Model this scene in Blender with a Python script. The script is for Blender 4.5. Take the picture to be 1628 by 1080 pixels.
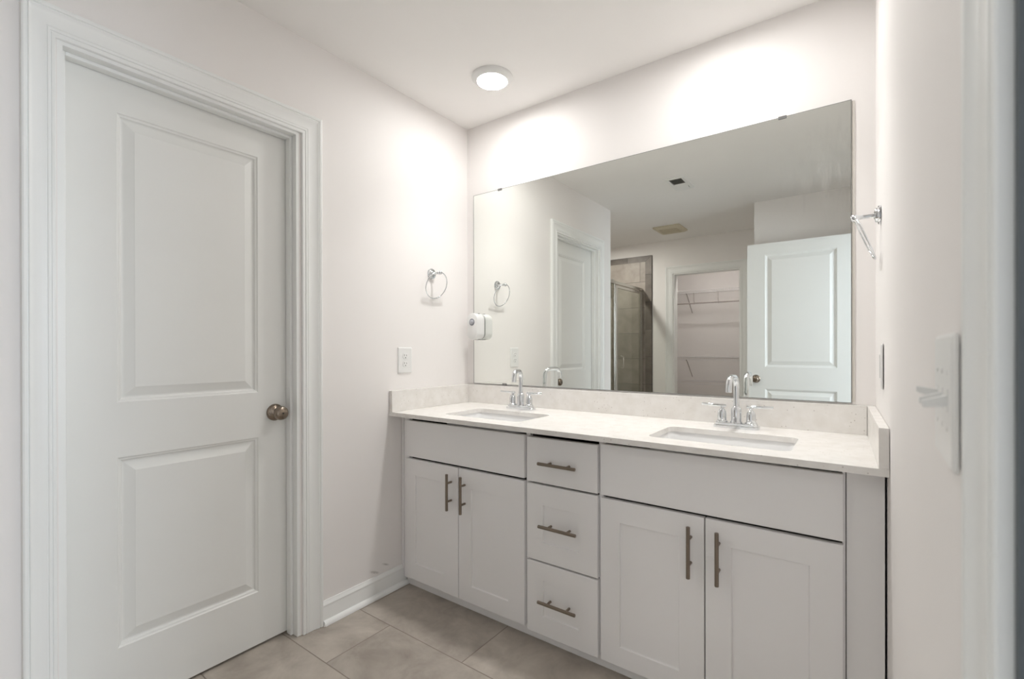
import bpy, bmesh, math
from mathutils import Vector, Matrix

for o in list(bpy.data.objects):
    bpy.data.objects.remove(o, do_unlink=True)
SC = bpy.context.scene
COL = SC.collection

# ------------------------------------------------------------------ camera
CEIL = 2.44
cd = bpy.data.cameras.new('camera')
cam = bpy.data.objects.new('camera', cd)
COL.objects.link(cam)
cR = Vector((0.81058472, 0.58561852, -0.00183316))
cU = Vector((5.839e-04, 2.322e-03, 9.99997e-01))
cF = Vector((-0.5856211, 0.81058347, -0.00154031))
M = Matrix((cR, cU, -cF)).transposed().to_4x4()
M.translation = Vector((1.8357, -2.0504, 1.1615))
cam.matrix_world = M
cd.sensor_fit = 'HORIZONTAL'
cd.sensor_width = 36.0
cd.lens = 748.2 / 1628 * 36.0
cd.shift_x = -8.11 / 1628
cd.shift_y = 17.54 / 1628
cd.clip_start = 0.01
cd.dof.use_dof = True
cd.dof.focus_distance = 2.5
cd.dof.aperture_fstop = 4.0
SC.camera = cam

# ------------------------------------------------------------------ world, colour, sampling
w = bpy.data.worlds.new('world')
SC.world = w
w.use_nodes = True
w.node_tree.nodes['Background'].inputs[0].default_value = (0.75, 0.85, 1.0, 1)
w.node_tree.nodes['Background'].inputs[1].default_value = 0.15
SC.view_settings.view_transform = 'Standard'
SC.view_settings.look = 'None'
SC.view_settings.exposure = 1.82
SC.view_settings.gamma = 1.0
SC.view_settings.use_curve_mapping = False
cy = SC.cycles
cy.max_bounces = 14
cy.diffuse_bounces = 8
cy.glossy_bounces = 8
cy.transparent_max_bounces = 16
cy.sample_clamp_indirect = 12.0
cy.caustics_reflective = True
cy.caustics_refractive = False
cy.use_denoising = True
cy.use_adaptive_sampling = False

LENS_STRENGTH = 26.5      # glow of the two downlight lenses
BEAM_POWER = 0.60         # their downward beam
DAY_POWER = 26.0          # added daylight from an unseen bedroom window

# added daylight as from an unseen bedroom window, through the open entry doorway
ld = bpy.data.lights.new('added_daylight', 'AREA')
ld.shape = 'RECTANGLE'; ld.size = 1.3; ld.size_y = 1.4
ld.color = (0.80, 0.90, 1.0); ld.energy = DAY_POWER
lo = bpy.data.objects.new('added_daylight', ld)
COL.objects.link(lo)
lo.location = (4.55, -1.35, 1.5)
lo.rotation_euler = (math.radians(90), 0, math.radians(90))

# ------------------------------------------------------------------ materials
def mat(name, color, rough=0.5, metal=0.0, spec=0.5, coat=0.0):
    m = bpy.data.materials.new(name); m.use_nodes = True
    b = m.node_tree.nodes['Principled BSDF']
    b.inputs['Base Color'].default_value = (*color, 1)
    b.inputs['Roughness'].default_value = rough
    b.inputs['Metallic'].default_value = metal
    b.inputs['Specular IOR Level'].default_value = spec
    b.inputs['Coat Weight'].default_value = coat
    return m

def nodes(m):
    nt = m.node_tree
    return nt, nt.nodes, nt.links, nt.nodes['Principled BSDF']

def noisy(m, scale, amount, bump=0.0, bscale=300, detail=3):
    """a little procedural unevenness of colour and surface"""
    nt, N, L, b = nodes(m)
    geo = N.new('ShaderNodeNewGeometry')
    n = N.new('ShaderNodeTexNoise'); n.inputs['Scale'].default_value = scale; n.inputs['Detail'].default_value = detail
    L.new(geo.outputs['Position'], n.inputs['Vector'])
    mr = N.new('ShaderNodeMapRange'); mr.inputs['From Min'].default_value = 0.3; mr.inputs['From Max'].default_value = 0.7
    mr.inputs['To Min'].default_value = 1 - amount; mr.inputs['To Max'].default_value = 1 + amount
    L.new(n.outputs['Fac'], mr.inputs['Value'])
    hs = N.new('ShaderNodeHueSaturation'); hs.inputs['Color'].default_value = b.inputs['Base Color'].default_value
    L.new(mr.outputs[0], hs.inputs['Value']); L.new(hs.outputs[0], b.inputs['Base Color'])
    if bump:
        n2 = N.new('ShaderNodeTexNoise'); n2.inputs['Scale'].default_value = bscale; n2.inputs['Detail'].default_value = 2
        L.new(geo.outputs['Position'], n2.inputs['Vector'])
        bp = N.new('ShaderNodeBump'); bp.inputs['Strength'].default_value = bump; bp.inputs['Distance'].default_value = 0.001
        L.new(n2.outputs['Fac'], bp.inputs['Height']); L.new(bp.outputs[0], b.inputs['Normal'])
    return m

WALL = noisy(mat('wall_paint', (0.855, 0.830, 0.815), 0.75, spec=0.3), 2.0, 0.012, 0.12, 420)
def scuffs(m, spots):
    nt, N, L, b = nodes(m)
    src = b.inputs['Base Color'].links[0].from_socket
    geo = N.new('ShaderNodeNewGeometry')
    n = N.new('ShaderNodeTexNoise'); n.inputs['Scale'].default_value = 90; n.inputs['Detail'].default_value = 4
    L.new(geo.outputs['Position'], n.inputs['Vector'])
    tot = None
    for c, rad in spots:
        mp = N.new('ShaderNodeMapping'); mp.vector_type = 'TEXTURE'; mp.inputs['Location'].default_value = c
        mp.inputs['Rotation'].default_value = (math.radians(-25), 0, 0)
        mp.inputs['Scale'].default_value = (1, rad, rad * 0.22); L.new(geo.outputs['Position'], mp.inputs[0])
        ln = N.new('ShaderNodeVectorMath'); ln.operation = 'LENGTH'; L.new(mp.outputs[0], ln.inputs[0])
        q = math_node(N, L, 'MAXIMUM', math_node(N, L, 'SUBTRACT', 1.0, ln.outputs['Value']), 0.0)
        tot = q if tot is None else math_node(N, L, 'ADD', tot, q)
    f = math_node(N, L, 'MULTIPLY', math_node(N, L, 'MINIMUM', tot, 1.0), n.outputs['Fac'])
    mx = N.new('ShaderNodeMix'); mx.data_type = 'RGBA'; L.new(f, mx.inputs['Factor'])
    L.new(src, mx.inputs['A']); mx.inputs['B'].default_value = (0.12, 0.09, 0.07, 1)
    L.new(mx.outputs['Result'], b.inputs['Base Color'])
    return m
def math_node(N, L, op, a, b=None, c=None):
    n = N.new('ShaderNodeMath'); n.operation = op
    for i, x in enumerate((a, b, c)):
        if x is None: continue
        if isinstance(x, (int, float)): n.inputs[i].default_value = x
        else: L.new(x, n.inputs[i])
    return n.outputs[0]
scuffs(WALL, [((0, -0.655, 0.118), 0.035), ((0, -0.590, 0.132), 0.028)])
CEILM = noisy(mat('ceiling_paint', (0.885, 0.870, 0.855), 0.9, spec=0.2), 2.0, 0.01, 0.15, 300)
TRIM = mat('trim_paint', (0.87, 0.88, 0.87), 0.38)
DOORP = noisy(mat('door_paint', (0.81, 0.815, 0.795), 0.42), 3, 0.01)
CAB = noisy(mat('cabinet_paint', (0.87, 0.86, 0.86), 0.35), 3, 0.008)
CABIN = mat('cabinet_inside_shade', (0.12, 0.10, 0.09), 0.8)  # inside darkened so the gaps between the fronts look shaded
CHROME = mat('chrome', (0.74, 0.76, 0.78), 0.05, 1.0)
NICKEL = mat('brushed_nickel', (0.26, 0.215, 0.175), 0.34, 1.0)
BRONZE = mat('knob_nickel', (0.28, 0.23, 0.185), 0.25, 1.0)
PORC = mat('porcelain', (0.84, 0.84, 0.84), 0.12, coat=0.3)
PLAST = mat('white_plastic', (0.80, 0.80, 0.79), 0.35)
DARK = mat('dark_slot', (0.03, 0.028, 0.026), 0.6)
WIREW = mat('white_wire', (0.78, 0.77, 0.77), 0.4)
WIRED = mat('wire_grey', (0.42, 0.38, 0.36), 0.4)  # even grey for the closet rod, hooks and brackets
ALU = mat('shower_aluminium', (0.62, 0.60, 0.56), 0.25, 1.0)
CAULK = mat('caulk', (0.72, 0.69, 0.66), 0.6)
VENTY = mat('aged_plastic', (0.62, 0.56, 0.43), 0.5)
CARPET = noisy(mat('carpet', (0.30, 0.28, 0.26), 0.95, spec=0.1), 60, 0.1, 0.5, 400)
LENSG = mat('lens_glass', (0.10, 0.10, 0.11), 0.08, 0.0, 0.9, 1.0)
SEAM = mat('grey_seam', (0.16, 0.16, 0.16), 0.5)

def m_quartz():
    m = mat('quartz', (0.80, 0.775, 0.745), 0.22)
    nt, N, L, b = nodes(m)
    geo = N.new('ShaderNodeNewGeometry')
    n = N.new('ShaderNodeTexNoise'); n.inputs['Scale'].default_value = 26; n.inputs['Detail'].default_value = 8
    L.new(geo.outputs['Position'], n.inputs['Vector'])
    cr = N.new('ShaderNodeValToRGB')
    cr.color_ramp.elements[0].position = 0.30; cr.color_ramp.elements[0].color = (0.77, 0.745, 0.71, 1)
    cr.color_ramp.elements[1].position = 0.62; cr.color_ramp.elements[1].color = (0.83, 0.81, 0.785, 1)
    L.new(n.outputs['Fac'], cr.inputs[0])
    v = N.new('ShaderNodeTexVoronoi'); v.inputs['Scale'].default_value = 95
    L.new(geo.outputs['Position'], v.inputs['Vector'])
    # only some cells carry a speck
    wn = N.new('ShaderNodeTexWhiteNoise'); L.new(v.outputs['Position'], wn.inputs['Vector'])
    gt = N.new('ShaderNodeMath'); gt.operation = 'GREATER_THAN'; gt.inputs[1].default_value = 0.80
    L.new(wn.outputs['Value'], gt.inputs[0])
    lt = N.new('ShaderNodeMapRange'); lt.inputs['From Min'].default_value = 0.10; lt.inputs['From Max'].default_value = 0.22
    lt.inputs['To Min'].default_value = 1.0; lt.inputs['To Max'].default_value = 0.0
    L.new(v.outputs['Distance'], lt.inputs['Value'])
    mu = N.new('ShaderNodeMath'); mu.operation = 'MULTIPLY'
    L.new(gt.outputs[0], mu.inputs[0]); L.new(lt.outputs[0], mu.inputs[1])
    mu2 = N.new('ShaderNodeMath'); mu2.operation = 'MULTIPLY'; mu2.inputs[1].default_value = 0.62
    L.new(mu.outputs[0], mu2.inputs[0])
    mx = N.new('ShaderNodeMix'); mx.data_type = 'RGBA'
    L.new(mu2.outputs[0], mx.inputs['Factor']); L.new(cr.outputs[0], mx.inputs['A'])
    mx.inputs['B'].default_value = (0.30, 0.26, 0.22, 1)
    L.new(mx.outputs['Result'], b.inputs['Base Color'])
    return m
QUARTZ = m_quartz()

def math_node(N, L, op, a, b=None, c=None):
    n = N.new('ShaderNodeMath'); n.operation = op
    for i, x in enumerate((a, b, c)):
        if x is None: continue
        if isinstance(x, (int, float)): n.inputs[i].default_value = x
        else: L.new(x, n.inputs[i])
    return n.outputs[0]

def m_tile(name, uaxis, vaxis, tw, th, stagger, u0, v0, cols, grout, groutw=0.0025, rough=0.45, extra=None, gscale=1.0):
    """running tiles tw x th laid in rows along uaxis; rows step along vaxis"""
    m = mat(name, cols[0], rough)
    nt, N, L, b = nodes(m)
    geo = N.new('ShaderNodeNewGeometry')
    sep = N.new('ShaderNodeSeparateXYZ'); L.new(geo.outputs['Position'], sep.inputs[0])
    u = sep.outputs[uaxis]; v = sep.outputs[vaxis]
    MA = lambda *a: math_node(N, L, *a)
    vv = MA('DIVIDE', MA('SUBTRACT', v, v0), th)
    row = MA('FLOOR', vv); fv = MA('FRACT', vv)
    off = MA('MULTIPLY', row, stagger)
    if extra:
        rm = MA('COMPARE', row, extra[0], 0.1)
        off = MA('ADD', off, MA('MULTIPLY', rm, extra[1]))
    uu = MA('DIVIDE', MA('SUBTRACT', MA('SUBTRACT', u, u0), off), tw)
    colu = MA('FLOOR', uu); fu = MA('FRACT', uu)
    du = MA('MULTIPLY', MA('MINIMUM', fu, MA('SUBTRACT', 1.0, fu)), tw)
    dv = MA('MULTIPLY', MA('MINIMUM', fv, MA('SUBTRACT', 1.0, fv)), th)
    d = MA('MINIMUM', du, dv)
    g = N.new('ShaderNodeMapRange'); g.inputs['From Min'].default_value = groutw * 0.6; g.inputs['From Max'].default_value = groutw
    g.inputs['To Min'].default_value = 1; g.inputs['To Max'].default_value = 0
    L.new(d, g.inputs['Value'])
    cell = N.new('ShaderNodeCombineXYZ'); L.new(row, cell.inputs[0]); L.new(colu, cell.inputs[1])
    wn = N.new('ShaderNodeTexWhiteNoise'); L.new(cell.outputs[0], wn.inputs['Vector'])
    # clouding: noise shifted per tile
    off3 = N.new('ShaderNodeVectorMath'); off3.operation = 'SCALE'; L.new(wn.outputs['Color'], off3.inputs[0]); off3.inputs['Scale'].default_value = 9
    addv = N.new('ShaderNodeVectorMath'); addv.operation = 'ADD'; L.new(geo.outputs['Position'], addv.inputs[0]); L.new(off3.outputs[0], addv.inputs[1])
    n1 = N.new('ShaderNodeTexNoise'); n1.inputs['Scale'].default_value = 5.5 * gscale; n1.inputs['Detail'].default_value = 6; n1.inputs['Roughness'].default_value = 0.62
    n1.inputs['Distortion'].default_value = 0.4
    L.new(addv.outputs[0], n1.inputs['Vector'])
    cr = N.new('ShaderNodeValToRGB')
    cr.color_ramp.elements[0].position = 0.30; cr.color_ramp.elements[0].color = (*cols[0], 1)
    cr.color_ramp.elements[1].position = 0.72; cr.color_ramp.elements[1].color = (*cols[1], 1)
    L.new(n1.outputs['Fac'], cr.inputs[0])
    tv = N.new('ShaderNodeMapRange'); tv.inputs['To Min'].default_value = 0.90; tv.inputs['To Max'].default_value = 1.10
    L.new(wn.outputs['Value'], tv.inputs['Value'])
    hs = N.new('ShaderNodeHueSaturation'); L.new(cr.outputs[0], hs.inputs['Color']); L.new(tv.outputs[0], hs.inputs['Value'])
    mx = N.new('ShaderNodeMix'); mx.data_type = 'RGBA'
    L.new(g.outputs[0], mx.inputs['Factor']); L.new(hs.outputs[0], mx.inputs['A']); mx.inputs['B'].default_value = (*grout, 1)
    L.new(mx.outputs['Result'], b.inputs['Base Color'])
    bp = N.new('ShaderNodeBump'); bp.inputs['Strength'].default_value = 0.5; bp.inputs['Distance'].default_value = 0.002
    inv = MA('SUBTRACT', MA('MULTIPLY', n1.outputs['Fac'], 0.25), g.outputs[0])
    L.new(inv, bp.inputs['Height']); L.new(bp.outputs[0], b.inputs['Normal'])
    return m
FLOORT = m_tile('floor_tile', 0, 1, 0.61, 0.2955, -0.2033, 0.645, -0.758, [(0.30, 0.262, 0.225), (0.55, 0.50, 0.44)],
                (0.25, 0.21, 0.175), extra=(-3, 0.13))
SHT = [(0.27, 0.235, 0.205), (0.42, 0.375, 0.335)]
SHWALL = m_tile('shower_tile', 0, 2, 0.62, 0.31, 0.31, -0.30, 0.12, SHT, (0.12, 0.10, 0.09))
SHWALLY = m_tile('shower_tile_side', 1, 2, 0.62, 0.31, 0.31, -0.30, 0.12, SHT, (0.12, 0.10, 0.09))
SHBORD = m_tile('shower_border_tile', 0, 2, 3.0, 0.33, 0.0, 10.0, 0.085, [(0.13, 0.11, 0.095), (0.23, 0.20, 0.175)], (0.05, 0.045, 0.04))
SHBORDH = m_tile('shower_border_tile_flat', 0, 2, 0.33, 3.0, 0.0, -0.462, -1.0, [(0.13, 0.11, 0.095), (0.23, 0.20, 0.175)], (0.05, 0.045, 0.04))

def m_mirror():
    m = mat('mirror_silver', (0.905, 0.925, 0.895), 0.0, 1.0)
    nt, N, L, b = nodes(m)
    # faint wiping smears near the right-hand end of the glass
    geo = N.new('ShaderNodeNewGeometry')
    mp = N.new('ShaderNodeMapping'); L.new(geo.outputs['Position'], mp.inputs[0]); mp.inputs['Scale'].default_value = (26, 1, 5)
    mp.inputs['Rotation'].default_value = (0, 0.35, 0)
    n = N.new('ShaderNodeTexNoise'); n.inputs['Scale'].default_value = 1.6; n.inputs['Detail'].default_value = 5
    L.new(mp.outputs[0], n.inputs['Vector'])
    d = N.new('ShaderNodeVectorMath'); d.operation = 'DISTANCE'; L.new(geo.outputs['Position'], d.inputs[0]); d.inputs[1].default_value = (1.80, -0.006, 1.81)
    mr = N.new('ShaderNodeMapRange'); mr.inputs['From Min'].default_value = 0.04; mr.inputs['From Max'].default_value = 0.22
    mr.inputs['To Min'].default_value = 1; mr.inputs['To Max'].default_value = 0
    L.new(d.outputs['Value'], mr.inputs['Value'])
    th = N.new('ShaderNodeMapRange'); th.inputs['From Min'].default_value = 0.48; th.inputs['From Max'].default_value = 0.68
    L.new(n.outputs['Fac'], th.inputs['Value'])
    f = math_node(N, L, 'MULTIPLY', math_node(N, L, 'MULTIPLY', mr.outputs[0], th.outputs[0]), 0.17)
    df = N.new('ShaderNodeBsdfDiffuse'); df.inputs['Color'].default_value = (0.75, 0.73, 0.70, 1)
    ms = N.new('ShaderNodeMixShader')
    L.new(f, ms.inputs[0]); L.new(b.outputs[0], ms.inputs[1]); L.new(df.outputs[0], ms.inputs[2])
    L.new(ms.outputs[0], N['Material Output'].inputs['Surface'])
    return m
MIRROR = m_mirror()
MEDGE = mat('mirror_edge', (0.16, 0.165, 0.155), 0.3)

def m_glass():
    m = bpy.data.materials.new('shower_glass'); m.use_nodes = True
    N = m.node_tree.nodes; L = m.node_tree.links
    for n in list(N): N.remove(n)
    out = N.new('ShaderNodeOutputMaterial')
    t = N.new('ShaderNodeBsdfTransparent'); t.inputs[0].default_value = (0.90, 0.92, 0.89, 1)
    g = N.new('ShaderNodeBsdfGlossy'); g.inputs['Roughness'].default_value = 0.02
    mx = N.new('ShaderNodeMixShader'); mx.inputs[0].default_value = 0.05
    L.new(t.outputs[0], mx.inputs[1]); L.new(g.outputs[0], mx.inputs[2])
    L.new(mx.outputs[0], out.inputs[0])
    return m
GLASS = m_glass()

def emit(name, col, s):
    m = bpy.data.materials.new(name); m.use_nodes = True
    N = m.node_tree.nodes; L = m.node_tree.links
    N.remove(N['Principled BSDF'])
    e = N.new('ShaderNodeEmission'); e.inputs[0].default_value = (*col, 1); e.inputs[1].default_value = s
    L.new(e.outputs[0], N['Material Output'].inputs[0])
    return m
LAMP = emit('lamp_lens', (1.0, 0.985, 0.965), LENS_STRENGTH)
LAMP_SHOWER = emit('shower_lamp_lens', (1.0, 0.96, 0.91), 85.0)
CLOSET_FILL = emit('closet_fill_lens', (1.0, 0.94, 0.92), 32.0)  # glow of the added closet fill light
PANE = emit('added_window_glow', (0.8, 0.9, 1.0), 1.0)

# ------------------------------------------------------------------ helpers
def obj(name, bm, m, parent=None, smooth=False, loc=None):
    me = bpy.data.meshes.new(name)
    bmesh.ops.recalc_face_normals(bm, faces=bm.faces)
    bm.to_mesh(me); bm.free()
    for x in (m if isinstance(m, (list, tuple)) else [m]): me.materials.append(x)
    o = bpy.data.objects.new(name, me); COL.objects.link(o)
    if parent: o.parent = parent
    if loc: o.location = loc
    if smooth:
        for p in me.polygons: p.use_smooth = True
        try: me.set_sharp_from_angle(angle=math.radians(smooth if smooth > 1 else 35))
        except Exception: pass
    return o

def thing(name, label, cat, loc=(0, 0, 0), rotz=0, group=None):
    o = bpy.data.objects.new(name, None); COL.objects.link(o)
    o.empty_display_size = 0.05
    o.location = loc; o.rotation_euler = (0, 0, rotz)
    o['label'] = label; o['category'] = cat
    if group: o['group'] = group
    return o

def tag(o, label, cat, group=None):
    o['label'] = label; o['category'] = cat
    if group: o['group'] = group
    return o

def struct(o, label=None, cat=None):
    o['kind'] = 'structure'
    if label: o['label'] = label
    if cat: o['category'] = cat
    return o

def empty_struct(name, label, cat):
    o = bpy.data.objects.new(name, None); COL.objects.link(o)
    o.empty_display_size = 0.05
    return struct(o, label, cat)

def dup(root, loc, label=None, rotz=None):
    r = root.copy(); COL.objects.link(r); r.location = loc
    if rotz is not None: r.rotation_euler = (0, 0, rotz)
    if label: r['label'] = label
    for ch in list(root.children):
        c = ch.copy(); COL.objects.link(c); c.parent = r
        for g in list(ch.children):
            d = g.copy(); COL.objects.link(d); d.parent = c
    return r

def BM(): return bmesh.new()

def box(bm, x0, x1, y0, y1, z0, z1, bev=0.0, seg=2):
    r = bmesh.ops.create_cube(bm, size=1.0)
    vs = r['verts']
    for v in vs:
        v.co = Vector(((x0 + x1) / 2 + v.co.x * (x1 - x0), (y0 + y1) / 2 + v.co.y * (y1 - y0), (z0 + z1) / 2 + v.co.z * (z1 - z0)))
    if bev:
        es = list({e for v in vs for e in v.link_edges})
        bmesh.ops.bevel(bm, geom=es, offset=bev, segments=seg, profile=0.5, affect='EDGES')
    return vs

def prism(bm, pts, z0, z1):
    """vertical prism over an (x, y) outline"""
    a = [bm.verts.new((x, y, z0)) for x, y in pts]; b = [bm.verts.new((x, y, z1)) for x, y in pts]
    n = len(pts)
    bm.faces.new(a[::-1]); bm.faces.new(b)
    for i in range(n): bm.faces.new((a[i], a[(i + 1) % n], b[(i + 1) % n], b[i]))

def frame_axes(d):
    d = d.normalized()
    up = Vector((0, 0, 1)) if abs(d.z) < 0.95 else Vector((1, 0, 0))
    a = d.cross(up).normalized(); b = a.cross(d).normalized()
    return a, b

def cyl(bm, p0, p1, r0, r1=None, n=20, caps=True):
    p0, p1 = Vector(p0), Vector(p1); r1 = r0 if r1 is None else r1
    a, b = frame_axes(p1 - p0)
    A, B = [], []
    for i in range(n):
        t = 2 * math.pi * i / n; d = a * math.cos(t) + b * math.sin(t)
        A.append(bm.verts.new(p0 + d * r0)); B.append(bm.verts.new(p1 + d * r1))
    for i in range(n): bm.faces.new((A[i], A[(i + 1) % n], B[(i + 1) % n], B[i]))
    if caps: bm.faces.new(A[::-1]); bm.faces.new(B)

def lathe(bm, prof, origin=(0, 0, 0), axis='Z', n=40):
    """prof: (radius, height) along the axis"""
    o = Vector(origin)
    ax = {'Z': (Vector((1, 0, 0)), Vector((0, 1, 0)), Vector((0, 0, 1))),
          '-Z': (Vector((1, 0, 0)), Vector((0, -1, 0)), Vector((0, 0, -1))),
          'X': (Vector((0, 1, 0)), Vector((0, 0, 1)), Vector((1, 0, 0))),
          '-X': (Vector((0, -1, 0)), Vector((0, 0, 1)), Vector((-1, 0, 0))),
          'Y': (Vector((0, 0, 1)), Vector((1, 0, 0)), Vector((0, 1, 0))),
          '-Y': (Vector((1, 0, 0)), Vector((0, 0, 1)), Vector((0, -1, 0)))}[axis]
    rings = []
    for r, h in prof:
        if r < 1e-6: rings.append([bm.verts.new(o + ax[2] * h)])
        else: rings.append([bm.verts.new(o + ax[0] * r * math.cos(2 * math.pi * i / n) + ax[1] * r * math.sin(2 * math.pi * i / n) + ax[2] * h) for i in range(n)])
    for A, B in zip(rings, rings[1:]):
        for i in range(n):
            j = (i + 1) % n
            if len(A) == 1 and len(B) == 1: break
            if len(A) == 1: bm.faces.new((A[0], B[j], B[i]))
            elif len(B) == 1: bm.faces.new((A[i], A[j], B[0]))
            else: bm.faces.new((A[i], A[j], B[j], B[i]))
    if len(rings[0]) > 1: bm.faces.new(rings[0][::-1])
    if len(rings[-1]) > 1: bm.faces.new(rings[-1])

def tube(bm, pts, r, n=14, closed=False, caps=True, radii=None):
    pts = [Vector(p) for p in pts]; K = len(pts)
    rings = []; prev = None
    for i, p in enumerate(pts):
        if closed: d = (pts[(i + 1) % K] - pts[i - 1]).normalized()
        else: d = (pts[min(i + 1, K - 1)] - pts[max(i - 1, 0)]).normalized()
        if prev is None: a, b = frame_axes(d)
        else:
            a = (prev - d * prev.dot(d)).normalized(); b = a.cross(d).normalized()
        prev = a
        rr = radii[i] if radii else r
        rings.append([bm.verts.new(p + (a * math.cos(2 * math.pi * k / n) + b * math.sin(2 * math.pi * k / n)) * rr) for k in range(n)])
    pairs = list(zip(rings, rings[1:])) + ([(rings[-1], rings[0])] if closed else [])
    for A, B in pairs:
        off = 0
        if closed and B is rings[0] and A is rings[-1]:
            off = min(range(n), key=lambda s: (A[0].co - B[s].co).length)
        for k in range(n):
            bm.faces.new((A[k], A[(k + 1) % n], B[(k + 1 + off) % n], B[(k + off) % n]))
    if caps and not closed: bm.faces.new(rings[0][::-1]); bm.faces.new(rings[-1])

def rrect(cx, cy, w, h, r, n=6):
    pts = []
    for sx, sy, a0 in ((1, 1, 0), (-1, 1, 90), (-1, -1, 180), (1, -1, 270)):
        ox, oy = cx + sx * (w / 2 - r), cy + sy * (h / 2 - r)
        for i in range(n + 1):
            t = math.radians(a0 + 90 * i / n)
            pts.append((ox + r * math.cos(t), oy + r * math.sin(t)))
    return pts

def plate_holes(bm, outer, holes, z0, z1):
    def loop(pts):
        vs = [bm.verts.new((x, y, z0)) for x, y in pts]
        return [bm.edges.new((vs[i], vs[(i + 1) % len(vs)])) for i in range(len(vs))]
    es = loop(outer)
    for h in holes: es += loop(h)
    r = bmesh.ops.triangle_fill(bm, use_beauty=True, use_dissolve=False, edges=es)
    fs = [f for f in r['geom'] if isinstance(f, bmesh.types.BMFace)]
    ex = bmesh.ops.extrude_face_region(bm, geom=fs)
    for v in [g for g in ex['geom'] if isinstance(g, bmesh.types.BMVert)]: v.co.z += z1 - z0

def loops_mesh(bm, loops, close_last=True):
    R = [[bm.verts.new(p) for p in lp] for lp in loops]
    n = len(R[0])
    for A, B in zip(R, R[1:]):
        for i in range(n): bm.faces.new((A[i], A[(i + 1) % n], B[(i + 1) % n], B[i]))
    if close_last: bm.faces.new(R[-1])

def sweep_casing(bm, path, prof, P):
    """path: list of (a, b) corners in the wall plane with outward mitre directions;
    prof: (s outward from the opening, t off the wall); P maps (a, b, t) -> xyz"""
    rings = []
    for (a, b), (da, db) in path:
        rings.append([bm.verts.new(P(a + da * s, b + db * s, t)) for s, t in prof])
    for A, B in zip(rings, rings[1:]):
        for i in range(len(prof)):
            j = (i + 1) % len(prof)
            bm.faces.new((A[i], A[j], B[j], B[i]))
    bm.faces.new(rings[0]); bm.faces.new(rings[-1])

CASE_PROF = [(0.0, 0.0), (0.0, 0.0085), (0.002, 0.0105), (0.006, 0.0112), (0.010, 0.0105), (0.0115, 0.0085), (0.0135, 0.0085), (0.0145, 0.0115),
             (0.020, 0.0118), (0.0212, 0.0098), (0.0235, 0.0098), (0.0245, 0.0112), (0.034, 0.0105), (0.046, 0.0112), (0.056, 0.0135), (0.063, 0.0162),
             (0.0665, 0.0180), (0.0690, 0.0150), (0.0710, 0.0150), (0.0725, 0.0180), (0.079, 0.0190), (0.0835, 0.0175), (0.085, 0.0140), (0.085, 0.0)]

def casing(name, y0, y1, ztop, P, parent, scale=1.0, near=1.0):
    prof = [(s * scale, t) for s, t in CASE_PROF]
    bm = BM()
    sweep_casing(bm, [((y0, 0.001), (-near, 0)), ((y0, ztop), (-near, 1)), ((y1, ztop), (1, 1)), ((y1, 0.001), (1, 0))], prof, P)
    return obj(name, bm, TRIM, parent, smooth=25)

def panel_door(name, w, h, t, panels, m, parent, fx=1):
    """slab in local coords: x 0..w, z 0..h, front at y=0 looking to -y, back at y=t; panels = (x0,x1,z0,z1)"""
    rings = [(0.0, 0.0), (0.0035, 0.0035), (0.009, 0.0050), (0.012, 0.0105), (0.0150, 0.0120), (0.0190, 0.0115), (0.0455, 0.0025), (0.0470, 0.0018)]
    bm = BM()
    xs = sorted({0, w, *[p[0] for p in panels], *[p[1] for p in panels]})
    zs = sorted({0, h, *[p[2] for p in panels], *[p[3] for p in panels]})
    for side in (0, 1):
        Y = lambda d: d if side == 0 else t - d
        cache = {}
        def V(x, z, d=0.0):
            k = (round(x, 5), round(z, 5), round(d, 5))
            if k not in cache: cache[k] = bm.verts.new((x, Y(d), z))
            return cache[k]
        for i in range(len(xs) - 1):
            for j in range(len(zs) - 1):
                a, b, c, d = xs[i], xs[i + 1], zs[j], zs[j + 1]
                if any(abs(a - p[0]) < 1e-6 and abs(b - p[1]) < 1e-6 and abs(c - p[2]) < 1e-6 and abs(d - p[3]) < 1e-6 for p in panels):
                    L = [[V(a + s, c + s, q), V(b - s, c + s, q), V(b - s, d - s, q), V(a + s, d - s, q)] for s, q in rings]
                    for A, B in zip(L, L[1:]):
                        for k in range(4): bm.faces.new((A[k], A[(k + 1) % 4], B[(k + 1) % 4], B[k]))
                    bm.faces.new(L[-1])
                else:
                    bm.faces.new((V(a, c), V(b, c), V(b, d), V(a, d)))
    # rim
    o = [(0, 0), (w, 0), (w, h), (0, h)]
    F = [bm.verts.new((x, 0, z)) for x, z in o]; B = [bm.verts.new((x, t, z)) for x, z in o]
    for k in range(4): bm.faces.new((F[k], F[(k + 1) % 4], B[(k + 1) % 4], B[k]))
    bmesh.ops.remove_doubles(bm, verts=bm.verts, dist=1e-5)
    return obj(name, bm, m, parent)

def knob(parent, loc, sgn, ax='Y', privacy=True):
    """round passage knob standing off a door face; sgn*axis = outward direction"""
    A = ('' if sgn > 0 else '-') + ax
    bm = BM()
    lathe(bm, [(0.0335, 0.0), (0.0335, 0.003), (0.031, 0.007), (0.024, 0.0105), (0.016, 0.013), (0.0125, 0.016), (0.0125, 0.024)], loc, A, 48)
    rose = obj('door_handle', bm, BRONZE, parent, smooth=40)
    bm = BM()
    lathe(bm, [(0.0125, 0.023), (0.0145, 0.027), (0.021, 0.033), (0.0262, 0.041), (0.0278, 0.049), (0.0262, 0.057), (0.021, 0.0625), (0.012, 0.0655), (0.006, 0.066), (0.0, 0.066)], loc, A, 48)
    k = obj('knob', bm, BRONZE, rose, smooth=50)
    return rose

# ------------------------------------------------------------------ the room shell
RW = lambda y: 1.888 - 0.024 * y           # the right wall is a little out of square
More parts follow.
